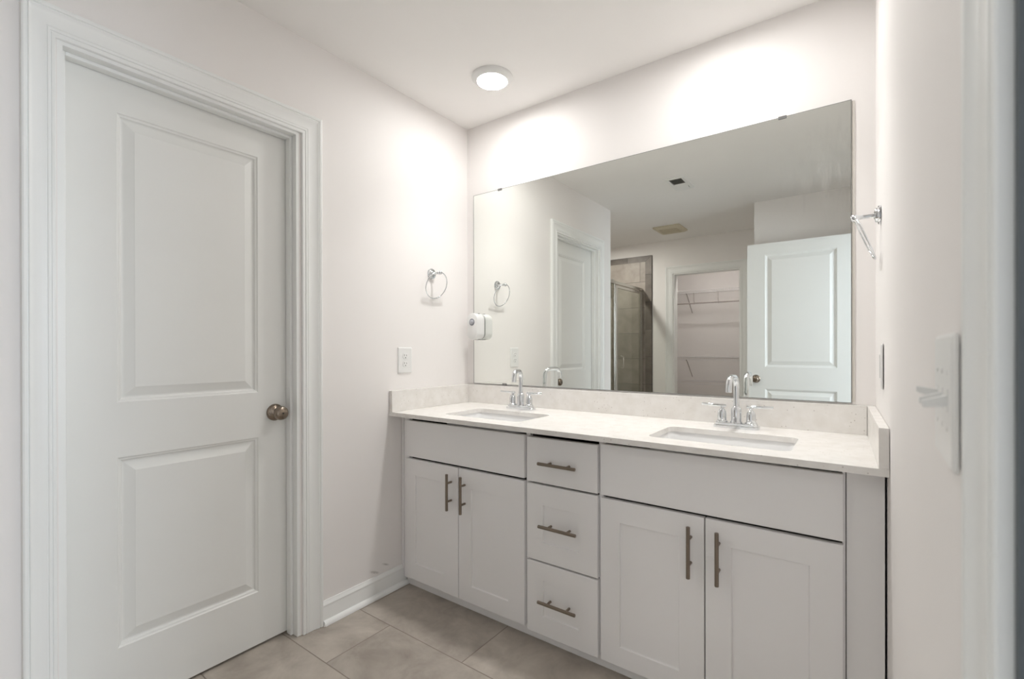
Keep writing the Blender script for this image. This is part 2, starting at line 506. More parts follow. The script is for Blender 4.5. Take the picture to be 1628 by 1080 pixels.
# door opening (left wall), entry doorway (right wall), closet opening (rear wall)
LY0, LY1, DZ = -1.7315, -1.0185, 2.045
EY0, EY1 = -2.345, -1.575
CX0, CX1 = 0.098, 0.818
YF = -3.48; YN = -2.50; LEND = -1.972

bm = BM(); box(bm, -1.45, 5.0, -5.0, 0.12, -0.05, 0.0)
struct(obj('floor', bm, FLOORT), 'grey-brown stone-look tile floor with thin grout lines', 'floor')
bm = BM(); box(bm, -1.45, 5.0, -5.0, 0.12, CEIL, CEIL + 0.1)
struct(obj('ceiling', bm, CEILM), 'plain off-white painted ceiling', 'ceiling')
bm = BM(); box(bm, -0.12, 5.0, 0.0, 0.12, 0.0, CEIL)
struct(obj('wall_back', bm, WALL), 'off-white wall behind the wide vanity mirror', 'wall')
bm = BM()
box(bm, -0.115, 0, LY1, 0, 0, CEIL); box(bm, -0.115, 0, LY0, LY1, DZ + .0, CEIL); box(bm, -0.115, 0, LEND, LY0, 0, CEIL)
box(bm, -1.45, -0.115, LEND, LEND + 0.115, 0, CEIL)
struct(obj('wall_left', bm, WALL), 'off-white left wall with the closed panel door in it', 'wall')
bm = BM()
def rw_seg(y0, y1, z0, z1):
    prism(bm, [(RW(y0), y0), (RW(y0) + 0.115, y0), (RW(y1) + 0.115, y1), (RW(y1), y1)], z0, z1)
rw_seg(EY1, 0, 0, CEIL); rw_seg(EY0, EY1, DZ, CEIL)
box(bm, 1.862, 2.06, YN, EY0, 0, CEIL)
struct(obj('wall_right', bm, WALL), 'off-white right wall at the end of the vanity', 'wall')
bm = BM(); box(bm, 1.109, 2.06, -3.60, YN, 0, CEIL)
struct(obj('wall_rear_near', bm, WALL), 'off-white wall behind the open entry door, seen in the mirror', 'wall')
bm = BM()
box(bm, -1.45, CX0, YF - 0.115, YF, 0, CEIL); box(bm, CX1, 1.109, YF - 0.115, YF, 0, CEIL); box(bm, CX0, CX1, YF - 0.115, YF, DZ, CEIL)
struct(obj('wall_rear', bm, WALL), 'off-white rear wall with the closet opening, seen in the mirror', 'wall')
bm = BM(); box(bm, -1.45, -1.25, YF, LEND, 0, CEIL)
struct(obj('wall_shower', bm, SHWALLY), 'tiled end wall of the shower', 'wall')
CLB = -4.62
bm = BM(); box(bm, -0.75, 1.75, CLB - 0.1, CLB, 0, CEIL); box(bm, -0.85, -0.75, CLB, YF - 0.115, 0, CEIL); box(bm, 1.65, 1.75, CLB, YF - 0.115, 0, CEIL)
struct(obj('wall_closet', bm, WALL), 'pinkish off-white closet wall behind the wire shelves', 'wall')
# room behind the closed door, and bedroom beyond the entry doorway
bm = BM(); box(bm, -1.45, -1.33, LEND + 0.115, 0.12, 0, CEIL)
struct(obj('wall_side_room', bm, WALL), 'wall of the small room behind the closed door', 'wall')
bm = BM()
box(bm, 4.8, 5.0, -4.9, 0.0, 0, 0.80); box(bm, 4.8, 5.0, -4.9, 0.0, 2.2, CEIL)
box(bm, 4.8, 5.0, -4.9, -2.0, 0.8, 2.2); box(bm, 4.8, 5.0, -0.7, 0.0, 0.8, 2.2)
box(bm, 1.75, 5.0, -5.0, -4.9, 0, CEIL)
struct(obj('wall_bedroom', bm, WALL), 'bedroom wall with the added window', 'wall')
bm = BM(); box(bm, 2.02, 4.8, -4.9, 0.0, 0.0, 0.012)
struct(obj('floor_bedroom', bm, CARPET), 'bedroom carpet beyond the doorway', 'floor')
win = empty_struct('window_added_1', 'unseen bedroom window added for daylight', 'window')  # unseen window, added to carry daylight into the room
bm = BM()
for a in ((4.82, 4.86, -2.0, -1.94, 0.8, 2.2), (4.82, 4.86, -0.76, -0.7, 0.8, 2.2), (4.82, 4.86, -1.94, -0.76, 0.8, 0.86), (4.82, 4.86, -1.94, -0.76, 2.14, 2.2), (4.82, 4.86, -1.94, -0.76, 1.48, 1.52)):
    box(bm, *a)
obj('window_frame', bm, TRIM, win)
bm = BM(); box(bm, 4.84, 4.845, -1.94, -0.76, 0.86, 2.14)
obj('window_pane', bm, PANE, win)

# shower tile on the rear wall: field and mitred border, 1 cm proud of the wall
TX1, TZ1, BW = -0.155, 2.288, 0.080
sw = empty_struct('wall_shower_tile', 'brown-grey tiled shower surround with mitred border, seen in the mirror', 'wall')
bm = BM(); box(bm, -1.25, TX1 - BW, YF, YF + 0.010, 0.0, TZ1 - 0.066)
obj('field_tile', bm, SHWALL, sw)
bm = BM()
def quad_prism(bm, pts, y0, y1):
    a = [bm.verts.new((x, y0, z)) for x, z in pts]; b = [bm.verts.new((x, y1, z)) for x, z in pts]; n = len(pts)
    bm.faces.new(a); bm.faces.new(b[::-1])
    for i in range(n): bm.faces.new((a[i], a[(i + 1) % n], b[(i + 1) % n], b[i]))
quad_prism(bm, [(TX1 - BW + .001, 0.0), (TX1, 0.0), (TX1, TZ1), (TX1 - BW + .001, TZ1 - 0.066)], YF, YF + 0.012)
obj('border_tile', bm, SHBORD, sw)
bm = BM()
quad_prism(bm, [(-1.25, TZ1 - 0.065), (TX1 - BW - .001, TZ1 - 0.065), (TX1 - 0.002, TZ1), (-1.25, TZ1)], YF, YF + 0.012)
obj('border_tile', bm, SHBORDH, sw)
bm = BM()
box(bm, TX1, TX1 + 0.0035, YF, YF + 0.014, 0, TZ1 + 0.003); box(bm, -1.25, TX1, YF, YF + 0.014, TZ1, TZ1 + 0.003)
obj('edge_strip', bm, mat('dark_edge_strip', (0.05, 0.045, 0.04), 0.4, 0.6), sw)
bm = BM(); box(bm, -1.25, -0.20, LEND - 0.010, LEND, 0, TZ1)
struct(obj('wall_shower_front', bm, SHWALL), 'tiled shower side of the wall end', 'wall')
bm = BM(); box(bm, -1.25, -0.24, YF + 0.013, LEND - 0.01, 0.0, 0.035); box(bm, -0.33, -0.235, YF + 0.013, LEND - 0.01, 0.035, 0.10, 0.004)
tag(obj('shower_pan', bm, PORC), 'white shower pan with low curb behind the glass', 'shower pan')

# ------------------------------------------------------------------ left door
door1 = empty_struct('door_1', 'white two-panel door in the left wall, closed, with dark nickel knob', 'door')
PL = lambda a, b, t: (t, a, b)
casing('casing', LY0 - 0.004, LY1 + 0.0085, DZ - 0.001, PL, door1, 1.0, 0.82)
bm = BM()
box(bm, -0.115, 0.0, LY1 - 0.012, LY1, 0.001, DZ - 0.012); box(bm, -0.115, 0.0, LY0, LY0 + 0.012, 0.001, DZ - 0.012)
box(bm, -0.115, 0.0, LY0, LY1, DZ - 0.012, DZ)
box(bm, -0.063, -0.030, LY1 - 0.023, LY1 - 0.012, 0.001, DZ - 0.012, 0.002); box(bm, -0.063, -0.030, LY0 + 0.012, LY0 + 0.023, 0.001, DZ - 0.012, 0.002)
box(bm, -0.063, -0.030, LY0 + 0.023, LY1 - 0.023, DZ - 0.023, DZ - 0.012, 0.002)
obj('jamb', bm, TRIM, door1)
dw = (LY1 - 0.014) - (LY0 + 0.014)
slab = panel_door('door_slab', dw, 2.018, 0.035, [], DOORP, door1)
bpy.data.objects.remove(slab, do_unlink=True)
yo = LY0 + 0.014
pn = [(-1.584 - yo, -1.151 - yo, 0.2155 - .010, 0.8205 - .010), (-1.584 - yo, -1.151 - yo, 0.9965 - .010, 1.917 - .010)]
slab = panel_door('door_slab', dw, 2.020, 0.035, pn, DOORP, door1)
slab.location = (-0.0655, yo, 0.010); slab.rotation_euler = (0, 0, math.radians(90))
# the rotation takes local x to world y and local -y to world +x
knob(slab, (-1.086 - yo, 0.0, 0.912 - 0.010), -1, 'Y')
bm = BM(); lathe(bm, [(0.0035, 0.0), (0.0035, 0.0004), (0, 0.0004)], (-1.086 - yo, -0.0662, 0.902), '-Y', 12)
obj('keyhole', bm, DARK, slab.children[0])
bm = BM(); lathe(bm, [(0.004, 0.0), (0.004, 0.0006), (0, 0.0006)], (-1.086 - yo - 0.0225, -0.0093, 0.902), '-Y', 12)
obj('screw_hole', bm, DARK, slab.children[0])

# entry doorway in the right wall beside the camera
trim1 = empty_struct('trim_1', 'white moulded casing of the entry doorway at the right edge of the picture', 'door casing')
def PR(a, b, t): return (RW(a) - t, a, b)
casing('casing', EY0 - 0.6, EY1, DZ, PR, trim1, 0.70)
bpy.data.objects.remove(trim1.children[0], do_unlink=True)
prof = [(s * 0.70, t) for s, t in CASE_PROF]
bm = BM(); sweep_casing(bm, [((EY0 + 0.03, DZ), (0, 1)), ((EY1, DZ), (1, 1)), ((EY1, 0.001), (1, 0))], prof, PR)
obj('casing', bm, TRIM, trim1, smooth=25)
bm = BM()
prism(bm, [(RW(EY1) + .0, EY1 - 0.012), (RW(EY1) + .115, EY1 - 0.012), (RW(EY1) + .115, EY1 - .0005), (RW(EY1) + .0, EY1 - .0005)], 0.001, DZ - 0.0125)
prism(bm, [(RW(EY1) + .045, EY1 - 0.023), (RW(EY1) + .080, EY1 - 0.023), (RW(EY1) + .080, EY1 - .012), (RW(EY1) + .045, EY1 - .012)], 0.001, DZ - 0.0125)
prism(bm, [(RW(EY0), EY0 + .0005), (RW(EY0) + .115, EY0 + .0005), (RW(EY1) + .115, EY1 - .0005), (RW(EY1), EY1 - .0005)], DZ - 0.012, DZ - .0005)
obj('jamb', bm, mat('jamb_dark_grey', (0.085, 0.10, 0.11), 0.5), trim1)  # jamb given an even dark blue-grey colour

# open entry door, standing square into the room behind the camera (seen in the mirror)
door2 = empty_struct('door_2', 'white two-panel entry door standing open, reflected at the right of the mirror', 'door')
pn2 = [(1.2145 - 1.082, 1.709 - 1.082, 1.004, 1.933), (1.2145 - 1.082, 1.709 - 1.082, 0.205, 0.822)]
slab2 = panel_door('door_slab', 0.762, 2.028, 0.035, pn2, DOORP, door2)
slab2.location = (1.082 + 0.762, -2.335, 0.012); slab2.rotation_euler = (0, 0, math.pi)
knob(slab2, (0.762 - 0.066, 0.0, 0.915 - 0.012), -1, 'Y')
knob(slab2, (0.762 - 0.066, 0.035, 0.915 - 0.012), 1, 'Y')
bm = BM()
for z in (0.2, 1.02, 1.82):
    cyl(bm, (-0.004, -0.003, z), (-0.004, -0.003, z + 0.09), 0.005, n=12)
    box(bm, -0.004, -0.0005, 0.0, 0.030, z, z + 0.09)
obj('hinge', bm, BRONZE, slab2, smooth=40)

# closet opening trim (seen in the mirror)
trim2 = empty_struct('trim_2', 'white casing around the closet opening, seen in the mirror', 'door casing')
PC = lambda a, b, t: (a, YF + t, b)
casing('casing', CX0 - 0.003, CX1 + 0.003, DZ, PC, trim2, 1.0)
bm = BM(); box(bm, CX0, CX0 + .012, YF - 0.115, YF, .001, DZ - .012); box(bm, CX1 - .012, CX1, YF - 0.115, YF, .001, DZ - .012); box(bm, CX0, CX1, YF - 0.115, YF, DZ - .012, DZ)
obj('jamb', bm, TRIM, trim2)

# ------------------------------------------------------------------ baseboards
BP = [(0.0, 0.0), (0.013, 0.0), (0.013, 0.070), (0.0115, 0.076), (0.0125, 0.080), (0.010, 0.087), (0.006, 0.092), (0.005, 0.097), (0.0, 0.097)]
SP = [(0.013, 0.0), (0.030, 0.0)] + [(0.013 + 0.017 * math.cos(math.radians(a)), 0.019 * math.sin(math.radians(a))) for a in (15, 30, 45, 60, 75, 90)]
def baseboard(name, p0, p1, nx, ny, label):
    root = empty_struct(name, label, 'baseboard')
    for nm, prof in (('board', BP), ('shoe_moulding', SP)):
        bm = BM(); rings = []
        for x, y in (p0, p1):
            rings.append([bm.verts.new((x + nx * s, y + ny * s, z + 0.0005)) for s, z in prof])
        n = len(prof)
        for i in range(n): bm.faces.new((rings[0][i], rings[0][(i + 1) % n], rings[1][(i + 1) % n], rings[1][i]))
        bm.faces.new(rings[0]); bm.faces.new(rings[1])
        obj(nm, bm, TRIM, root, smooth=30)
baseboard('baseboard_left', (0, LY1 + 0.0945), (0, -0.472), 1, 0, 'white baseboard with shoe moulding between door casing and vanity')
baseboard('baseboard_right', (RW(-0.52), -0.52), (RW(EY1 + 0.061), EY1 + 0.061), -1, 0, 'white baseboard along the right wall')
baseboard('baseboard_rear', (TX1 + 0.005, YF), (CX0 - 0.09, YF), 0, 1, 'white baseboard between shower and closet')
# little caulk bead at the foot of the casing
bm = BM(); bmesh.ops.create_icosphere(bm, subdivisions=2, radius=0.006); 
for v in bm.verts: v.co.z *= 0.6; v.co += Vector((0.024, LY1 + 0.0945, 0.003))
o = obj('caulk_bead', bm, CAULK, bpy.data.objects['baseboard_left'], smooth=60)

# ------------------------------------------------------------------ vanity cabinets
FY, DY = -0.490, -0.511           # face-frame front, door front
CZ1 = 0.8415
def pull(parent, p, vertical, L=0.163):
    """bar pull in front of a face; p = centre on the door face"""
    bm = BM(); x, y, z = p; r = 0.0062; off = 0.030; h = L / 2; q = 0.041
    if vertical:
        tube(bm, [(x, y - off, z - h), (x, y - off, z - h + .001), (x, y - off, z + h - .001), (x, y - off, z + h)], r, 16, radii=[r * .85, r, r, r * .85])
        for s in (-q, q): cyl(bm, (x, y - off, z + s), (x, y, z + s), 0.0048, n=14)
    else:
        tube(bm, [(x - h, y - off, z), (x - h + .001, y - off, z), (x + h - .001, y - off, z), (x + h, y - off, z)], r, 16, radii=[r * .85, r, r, r * .85])
        for s in (-q, q): cyl(bm, (x + s, y - off, z), (x + s, y, z), 0.0048, n=14)
    return obj('handle', bm, NICKEL, parent, smooth=40)

def shaker(name, x0, x1, z0, z1, ix0, ix1, iz0, iz1, parent):
    """a framed front with a recessed flat panel"""
    bm = BM(); y0, y1 = DY, FY - 0.0005
    c = 0.0015; d = 0.006
    def ring(a, b, e, f, y): return [(a, y, e), (b, y, e), (b, y, f), (a, y, f)]
    loops = [ring(x0, x1, z0, z1, y1), ring(x0, x1, z0, z1, y0 + c), ring(x0 + c, x1 - c, z0 + c, z1 - c, y0),
             ring(ix0, ix1, iz0, iz1, y0), ring(ix0 + .0025, ix1 - .0025, iz0 + .0025, iz1 - .0025, y0 + d)]
    loops_mesh(bm, loops)
    bm.faces.new([v for v in bm.verts][:4][::-1])
    return obj(name, bm, CAB, parent)

def slab_front(name, x0, x1, z0, z1, parent):
    bm = BM(); box(bm, x0, x1, DY, FY - 0.0005, z0, z1, 0.0015, 2)
    return obj(name, bm, CAB, parent)

def carcass(root, x0, x1, rails, stiles, toe=True):
    """open box with face frame; rails = z bands, stiles = x bands"""
    bm = BM()
    box(bm, x0 + .0005, x0 + .016, FY + .019, -0.006, 0.045, CZ1); box(bm, x1 - .016, x1 - .0005, FY + .019, -0.006, 0.045, CZ1)
    box(bm, x0 + .016, x1 - .016, FY + .019, -0.006, 0.045, 0.060)
    box(bm, x0 + .016, x1 - .016, -0.014, -0.006, 0.060, CZ1)
    b = obj('body', bm, CABIN, root)
    bm = BM()
    for a, c in stiles: box(bm, a, c, FY, FY + .0185, 0.040, CZ1, 0.0008, 1)
    for a, c in rails:  # rails kept clear of the front gaps so the darkened inside shows
        for (s0, s1), (t0, t1) in zip(stiles, stiles[1:]): box(bm, s1, t0, FY, FY + .0185, a, c, 0.0004, 1)
    obj('face_frame', bm, CAB, root)
    bm = BM(); box(bm, x0, x1, -0.471, -0.455, 0.001, 0.0395)
    obj('toe_kick', bm, CAB, root)
    return b

XL0, XA, XB, XR1 = 0.018, 0.764, 1.0845, 1.8105
c1 = thing('sink_base_cabinet', 'white shaker sink cabinet with two doors, left half of the vanity', 'cabinet')
carcass(c1, XL0, XA, [(0.040, 0.075), (0.648, 0.680), (0.780, 0.812)], [(XL0, 0.058), (0.754, XA - .0005)])
f = slab_front('false_front', 0.055, 0.757, 0.6475, 0.8205, c1)
d = shaker('door', 0.055, 0.3975, 0.0575, 0.6365, 0.119, 0.3155, 0.136, 0.560, c1); pull(d, (0.357, DY, 0.527), True)
d = shaker('door', 0.4015, 0.757, 0.0575, 0.6365, 0.4745, 0.676, 0.130, 0.556, c1); pull(d, (0.439, DY, 0.527), True)

c2 = thing('drawer_cabinet', 'narrow white vanity cabinet with three stacked drawers between the sink cabinets', 'cabinet')
carcass(c2, XA, XB, [(0.040, 0.075), (0.340, 0.36), (0.644, 0.670), (0.780, 0.806)], [(XA, 0.7735), (1.0755, XB - .0005)])
d = slab_front('drawer', 0.7705, 1.0785, 0.642, 0.8175, c2); pull(d, (0.922, DY, 0.724), False)
d = shaker('drawer', 0.7705, 1.0785, 0.337, 0.634, 0.845, 1.002, 0.410, 0.556, c2); pull(d, (0.924, DY, 0.483), False)
d = shaker('drawer', 0.7705, 1.0785, 0.050, 0.330, 0.845, 1.002, 0.124, 0.263, c2); pull(d, (0.921, DY, 0.192), False)

c3 = thing('sink_base_cabinet', 'white shaker sink cabinet with two doors, right half of the vanity', 'cabinet')
carcass(c3, XB, XR1, [(0.040, 0.075), (0.644, 0.68), (0.780, 0.818)], [(XB, 1.0935), (1.8025, XR1 - .0005)])
slab_front('false_front', 1.0905, 1.8055, 0.6425, 0.8240, c3)
d = shaker('door', 1.0905, 1.4455, 0.052, 0.632, 1.163, 1.368, 0.120, 0.556, c3); pull(d, (1.405, DY, 0.523), True)
d = shaker('door', 1.4495, 1.8055, 0.052, 0.632, 1.525, 1.728, 0.120, 0.558, c3); pull(d, (1.490, DY, 0.523), True)

bm = BM(); box(bm, XR1 + .0015, 1.8945, FY - 0.002, FY + 0.017, 0.002, CZ1, 0.001, 1)
obj('filler_panel', bm, CAB, c3)
bm = BM(); box(bm, 0.0015, XL0 - 0.002, FY - 0.002, FY + 0.017, 0.040, CZ1, 0.001, 1)
obj('filler_strip', bm, CAB, c1)

# ------------------------------------------------------------------ countertop, splashes, sinks
CT0, CT1, CYF = 0.8435, 0.8623, -0.5693
SK = [(0.486, -0.342), (1.462, -0.342)]; SWD, SHD = 0.432, 0.262
bm = BM()
plate_holes(bm, [(0.0012, CYF), (RW(CYF) - .0012, CYF), (RW(0) - .0012, -0.0012), (0.0012, -0.0012)], [rrect(cx, cy, SWD, SHD, 0.030, 8) for cx, cy in SK], CT0, CT1)
tag(obj('countertop', bm, QUARTZ), 'long speckled white quartz countertop with two sink cutouts', 'countertop')
ZS = 0.9643
bm = BM(); prism(bm, [(0.022, -0.0205), (RW(0) - 0.0245, -0.0205), (RW(0) - 0.0245, -0.0012), (0.022, -0.0012)], CT1 + .0002, ZS)
tag(obj('backsplash', bm, QUARTZ), 'long quartz backsplash strip under the mirror', 'backsplash', None)
bm = BM(); box(bm, 0.0012, 0.0212, CYF + 0.002, -0.0012, CT1 + .0002, ZS, 0.0008, 1)
tag(obj('backsplash', bm, QUARTZ), 'short quartz side splash against the left wall', 'backsplash', None)
bm = BM(); prism(bm, [(RW(CYF) - 0.0222, CYF + .003), (RW(CYF) - .0014, CYF + .003), (RW(0) - .0014, -0.0012), (RW(0) - 0.0238, -0.0012)], CT1 + .0002, ZS)
tag(obj('backsplash', bm, QUARTZ), 'short quartz side splash against the right wall', 'backsplash', None)

def sink(cx, label):
    root = thing('undermount_sink', label, 'sink', (cx, -0.342, CT0 - 0.140), 0, 'undermount sinks')
    z0 = 0.1395
    bm = BM(); loops = []
    def lp(w, h, r, z): return [(x, y, z) for x, y in rrect(0, 0, w, h, r, 8)]
    loops.append(lp(SWD + .05, SHD + .05, .05, z0 - 0.010)); loops.append(lp(SWD + .05, SHD + .05, .05, z0))
    loops.append(lp(SWD + .012, SHD + .012, .036, z0)); loops.append(lp(SWD + .006, SHD + .006, .034, z0 - .003))
    for k, (ins, dz) in enumerate([(0.002, .02), (.006, .06), (.012, .095), (.020, .112), (.034, .124), (.056, .130), (.09, .132)]):
        loops.append(lp(SWD + .004 - 2 * ins, SHD + .004 - 2 * ins, .036 + ins * .35, z0 - dz))
    loops.append(lp(0.06, 0.06, 0.0299, z0 - .1345))
    loops_mesh(bm, loops)
    obj('basin', bm, PORC, root, smooth=40)
    bm = BM(); lathe(bm, [(0.030, 0.0), (0.030, 0.002), (0.021, 0.0035), (0.019, 0.001), (0.0, 0.001)], (0, 0, z0 - .1343), 'Z', 32)
    obj('drain', bm, CHROME, root, smooth=40)
    return root
sink(SK[0][0], 'white rectangular undermount sink in the left half of the countertop')
sink(SK[1][0], 'white rectangular undermount sink in the right half of the countertop')

def faucet(loc, label):
    root = thing('faucet', label, 'faucet', loc, 0, 'chrome faucets')
    bm = BM()
    for (w, h, z, w2, h2) in ((0.160, 0.054, 0.0, 0.156, 0.050), (0.148, 0.044, 0.010, 0.142, 0.038)):
        zz = 0.010
        loops_mesh(bm, [[(x, y, z) for x, y in rrect(0, 0, w, h, 0.016, 6)], [(x, y, z + zz * .75) for x, y in rrect(0, 0, w, h, 0.016, 6)],
                        [(x, y, z + zz) for x, y in rrect(0, 0, w2, h2, 0.014, 6)]])
    obj('base_plate', bm, CHROME, root, smooth=30)
    bm = BM()
    lathe(bm, [(0.0215, 0.019), (0.0215, 0.024), (0.0185, 0.027), (0.0185, 0.066), (0.0170, 0.074), (0.0125, 0.081), (0.0105, 0.083)], (0, 0, 0), 'Z', 36)
    pts = [(0, 0, 0.08), (0, 0, 0.120), (0, 0, 0.158)]
    R1 = 0.036
    for i in range(1, 9):
        t = math.radians(90 * i / 8); pts.append((0, -R1 * (1 - math.cos(t)), 0.158 + R1 * math.sin(t)))
    pts.append((0, -0.062, 0.1945)); pts.append((0, -0.078, 0.1940))
    R2 = 0.028
    for i in range(1, 8):
        t = math.radians(80 * i / 7); pts.append((0, -0.080 - R2 * math.sin(t), 0.1938 - R2 * (1 - math.cos(t))))
    e = pts[-1]; pts.append((0, e[1] - 0.004, e[2] - 0.016)); pts.append((0, e[1] - 0.006, e[2] - 0.028))
    tube(bm, pts, 0.0108, 24)
    obj('spout', bm, CHROME, root, smooth=50)
    for s in (-1, 1):
        bm = BM()
        lathe(bm, [(0.0205, 0.019), (0.0205, 0.024), (0.0165, 0.027), (0.0160, 0.052), (0.0150, 0.060), (0.0095, 0.068), (0.0062, 0.071), (0.0058, 0.080)], (s * 0.051, 0, 0), 'Z', 32)
        h = obj('handle', bm, CHROME, root, smooth=50)
        bm = BM()
        tube(bm, [(s * 0.036, 0, 0.0815), (s * 0.037, 0, 0.0815), (s * 0.125, -0.002, 0.0845), (s * 0.126, -0.002, 0.0845)], 0.005, 14, radii=[0.0042, 0.0055, 0.0050, 0.0038])
        obj('lever', bm, CHROME, h, smooth=50)
    return root
fa = faucet((0.462, -0.118, CT1 + .0003), 'chrome two-lever faucet behind the left sink')
fb = dup(fa, (1.462, -0.105, CT1 + .0003), 'chrome two-lever faucet behind the right sink')
for q, deg in ((fa, 18), (fb, -2)):         # the left spout is swung a little to the right
    for c in q.children:
        if c.name.startswith('spout'): c.rotation_euler = (0, 0, math.radians(deg))

# ------------------------------------------------------------------ mirror
mr = thing('mirror', 'wide frameless wall mirror above the vanity', 'mirror')
MX0, MX1, MZ0, MZ1 = 0.0525, 1.8205, 0.9705, 2.0455
bm = BM(); box(bm, MX0, MX1, -0.0065, -0.0035, MZ0, MZ1)
o = obj('mirror_glass', bm, [MIRROR, MEDGE], mr)
for p in o.data.polygons: p.material_index = 0 if p.normal.y < -0.9 else 1
bm = BM()
for a in ((MX0, MX0 + .0022, MZ0, MZ1), (MX1 - .0022, MX1, MZ0, MZ1), (MX0 + .0022, MX1 - .0022, MZ1 - .0018, MZ1), (MX0 + .0022, MX1 - .0022, MZ0, MZ0 + .0018)):
    box(bm, a[0], a[1], -0.0068, -0.0064, a[2], a[3])
obj('polished_edge', bm, MEDGE, mr)
bm = BM(); box(bm, MX0 + .004, MX1 + 0.0085, -0.0035, -0.0008, MZ0 + .004, MZ1 - .004)
obj('mirror_backing', bm, mat('mirror_backing', (0.66, 0.63, 0.58), 0.6), mr)
for x, z, s in ((0.244, MZ1, 1), (1.606, MZ1, 1), (0.274, MZ0, -1)):
    bm = BM(); box(bm, x - 0.014, x + 0.014, -0.0095, -0.0065, z - (0.008 if s > 0 else 0), z + (0.0 if s > 0 else 0.008), 0.001, 1)
    box(bm, x - 0.014, x + 0.014, -0.0095, -0.0008, z if s > 0 else z - 0.0035, z + 0.003 if s > 0 else z, 0.0008, 1)
    obj('mirror_clip', bm, mat('clip_metal', (0.25, 0.25, 0.25), 0.3, 0.8), mr)

# motion sensor on the mirror
ms = thing('motion_sensor', 'white rounded sensor with round grey lens stuck on the left edge of the mirror', 'sensor', (0.0985, -0.0098, 1.292))
def stadium(w, h, r, n=10):
    return rrect(0, 0, w, h, r, n)
bm = BM()
W_, H_ = 0.076, 0.148
loops_mesh(bm, [[(x, 0.0, z) for x, z in stadium(W_ - .004, H_ - .004, .034)], [(x, -0.002, z) for x, z in stadium(W_, H_, .037)],
                [(x, -0.0590, z) for x, z in stadium(W_, H_, .037)], [(x, -0.0632, z) for x, z in stadium(W_ - .003, H_ - .003, .0355)],
                [(x, -0.0652, z) for x, z in stadium(W_ - .010, H_ - .010, .032)]])
bm.faces.new([v for v in bm.verts][:44][::-1])
obj('housing', bm, PLAST, ms, smooth=40)
bm = BM()
loops_mesh(bm, [[(x, 0.0032, z) for x, z in stadium(W_ - .008, H_ - .008, .033)], [(x, 0.0, z) for x, z in stadium(W_ - .008, H_ - .008, .033)]])
bm.faces.new([v for v in bm.verts][:44][::-1])
obj('mounting_plate', bm, SEAM, ms, smooth=40)
bm = BM(); lathe(bm, [(0.0190, 0.0640), (0.0190, 0.0662), (0.0170, 0.0668), (0.0150, 0.0655)], (0.0, 0, 0.024), '-Y', 32)
lz = obj('lens_ring', bm, mat('grey_ring', (0.22, 0.23, 0.26), 0.3), ms, smooth=30)
bm = BM(); lathe(bm, [(0.0145, 0.064), (0.0145, 0.0668), (0.0125, 0.0715), (0.0085, 0.0750), (0.004, 0.0763), (0.0, 0.0766)], (0.0, 0, 0.024), '-Y', 32)
obj('lens', bm, mat('milky_lens', (0.45, 0.46, 0.50), 0.15, coat=0.6), ms, smooth=60)
bm = BM()
box(bm, -0.012, 0.016, -0.026, -0.014, H_ / 2 - .0012, H_ / 2 + .0006, 0.0004, 1)
obj('slot', bm, SEAM, ms)
bm = BM()
box(bm, -0.012, 0.018, -0.028, -0.012, -H_ / 2 - .0006, -H_ / 2 + .0012, 0.0004, 1)
obj('slot', bm, SEAM, ms)

# ------------------------------------------------------------------ towel rings
def towel_ring(loc, rotz, label):
    """local: wall plane x=0, outward +x"""
    root = thing('towel_ring', label, 'towel ring', loc, rotz, 'chrome towel rings')
    bm = BM(); lathe(bm, [(0.0285, 0.0), (0.0285, 0.004), (0.0265, 0.0065), (0.022, 0.0075), (0.022, 0.010), (0.020, 0.0135), (0.013, 0.0150), (0.0095, 0.0165)], (0.0006, 0, 0), 'X', 40)
    obj('rosette', bm, CHROME, root, smooth=30)
    bm = BM()
    lathe(bm, [(0.0085, 0.015), (0.0066, 0.022), (0.0062, 0.050), (0.0072, 0.054), (0.0098, 0.0575), (0.0112, 0.064), (0.0100, 0.0705), (0.0065, 0.0745), (0.0, 0.0755)], (0, 0, 0), 'X', 28)
    obj('post', bm, CHROME, root, smooth=60)
    bm = BM(); R = 0.072; tilt = math.radians(21); pts = []
    for i in range(56):
        t = 2 * math.pi * i / 56
        y = R * math.sin(t); dn = R - R * math.cos(t) - 0.004
        pts.append((0.064 - dn * math.sin(tilt), y, -dn * math.cos(tilt)))
    tube(bm, pts, 0.0030, 12, closed=True)
    obj('ring', bm, CHROME, root, smooth=80)
    return root
tr = towel_ring((0.0, -0.288, 1.566), 0, 'chrome towel ring on the left wall above the outlet')
dup(tr, (RW(-0.262) - .0001, -0.262, 1.566), 'chrome towel ring on the right wall beside the mirror', math.pi - math.atan(0.024))

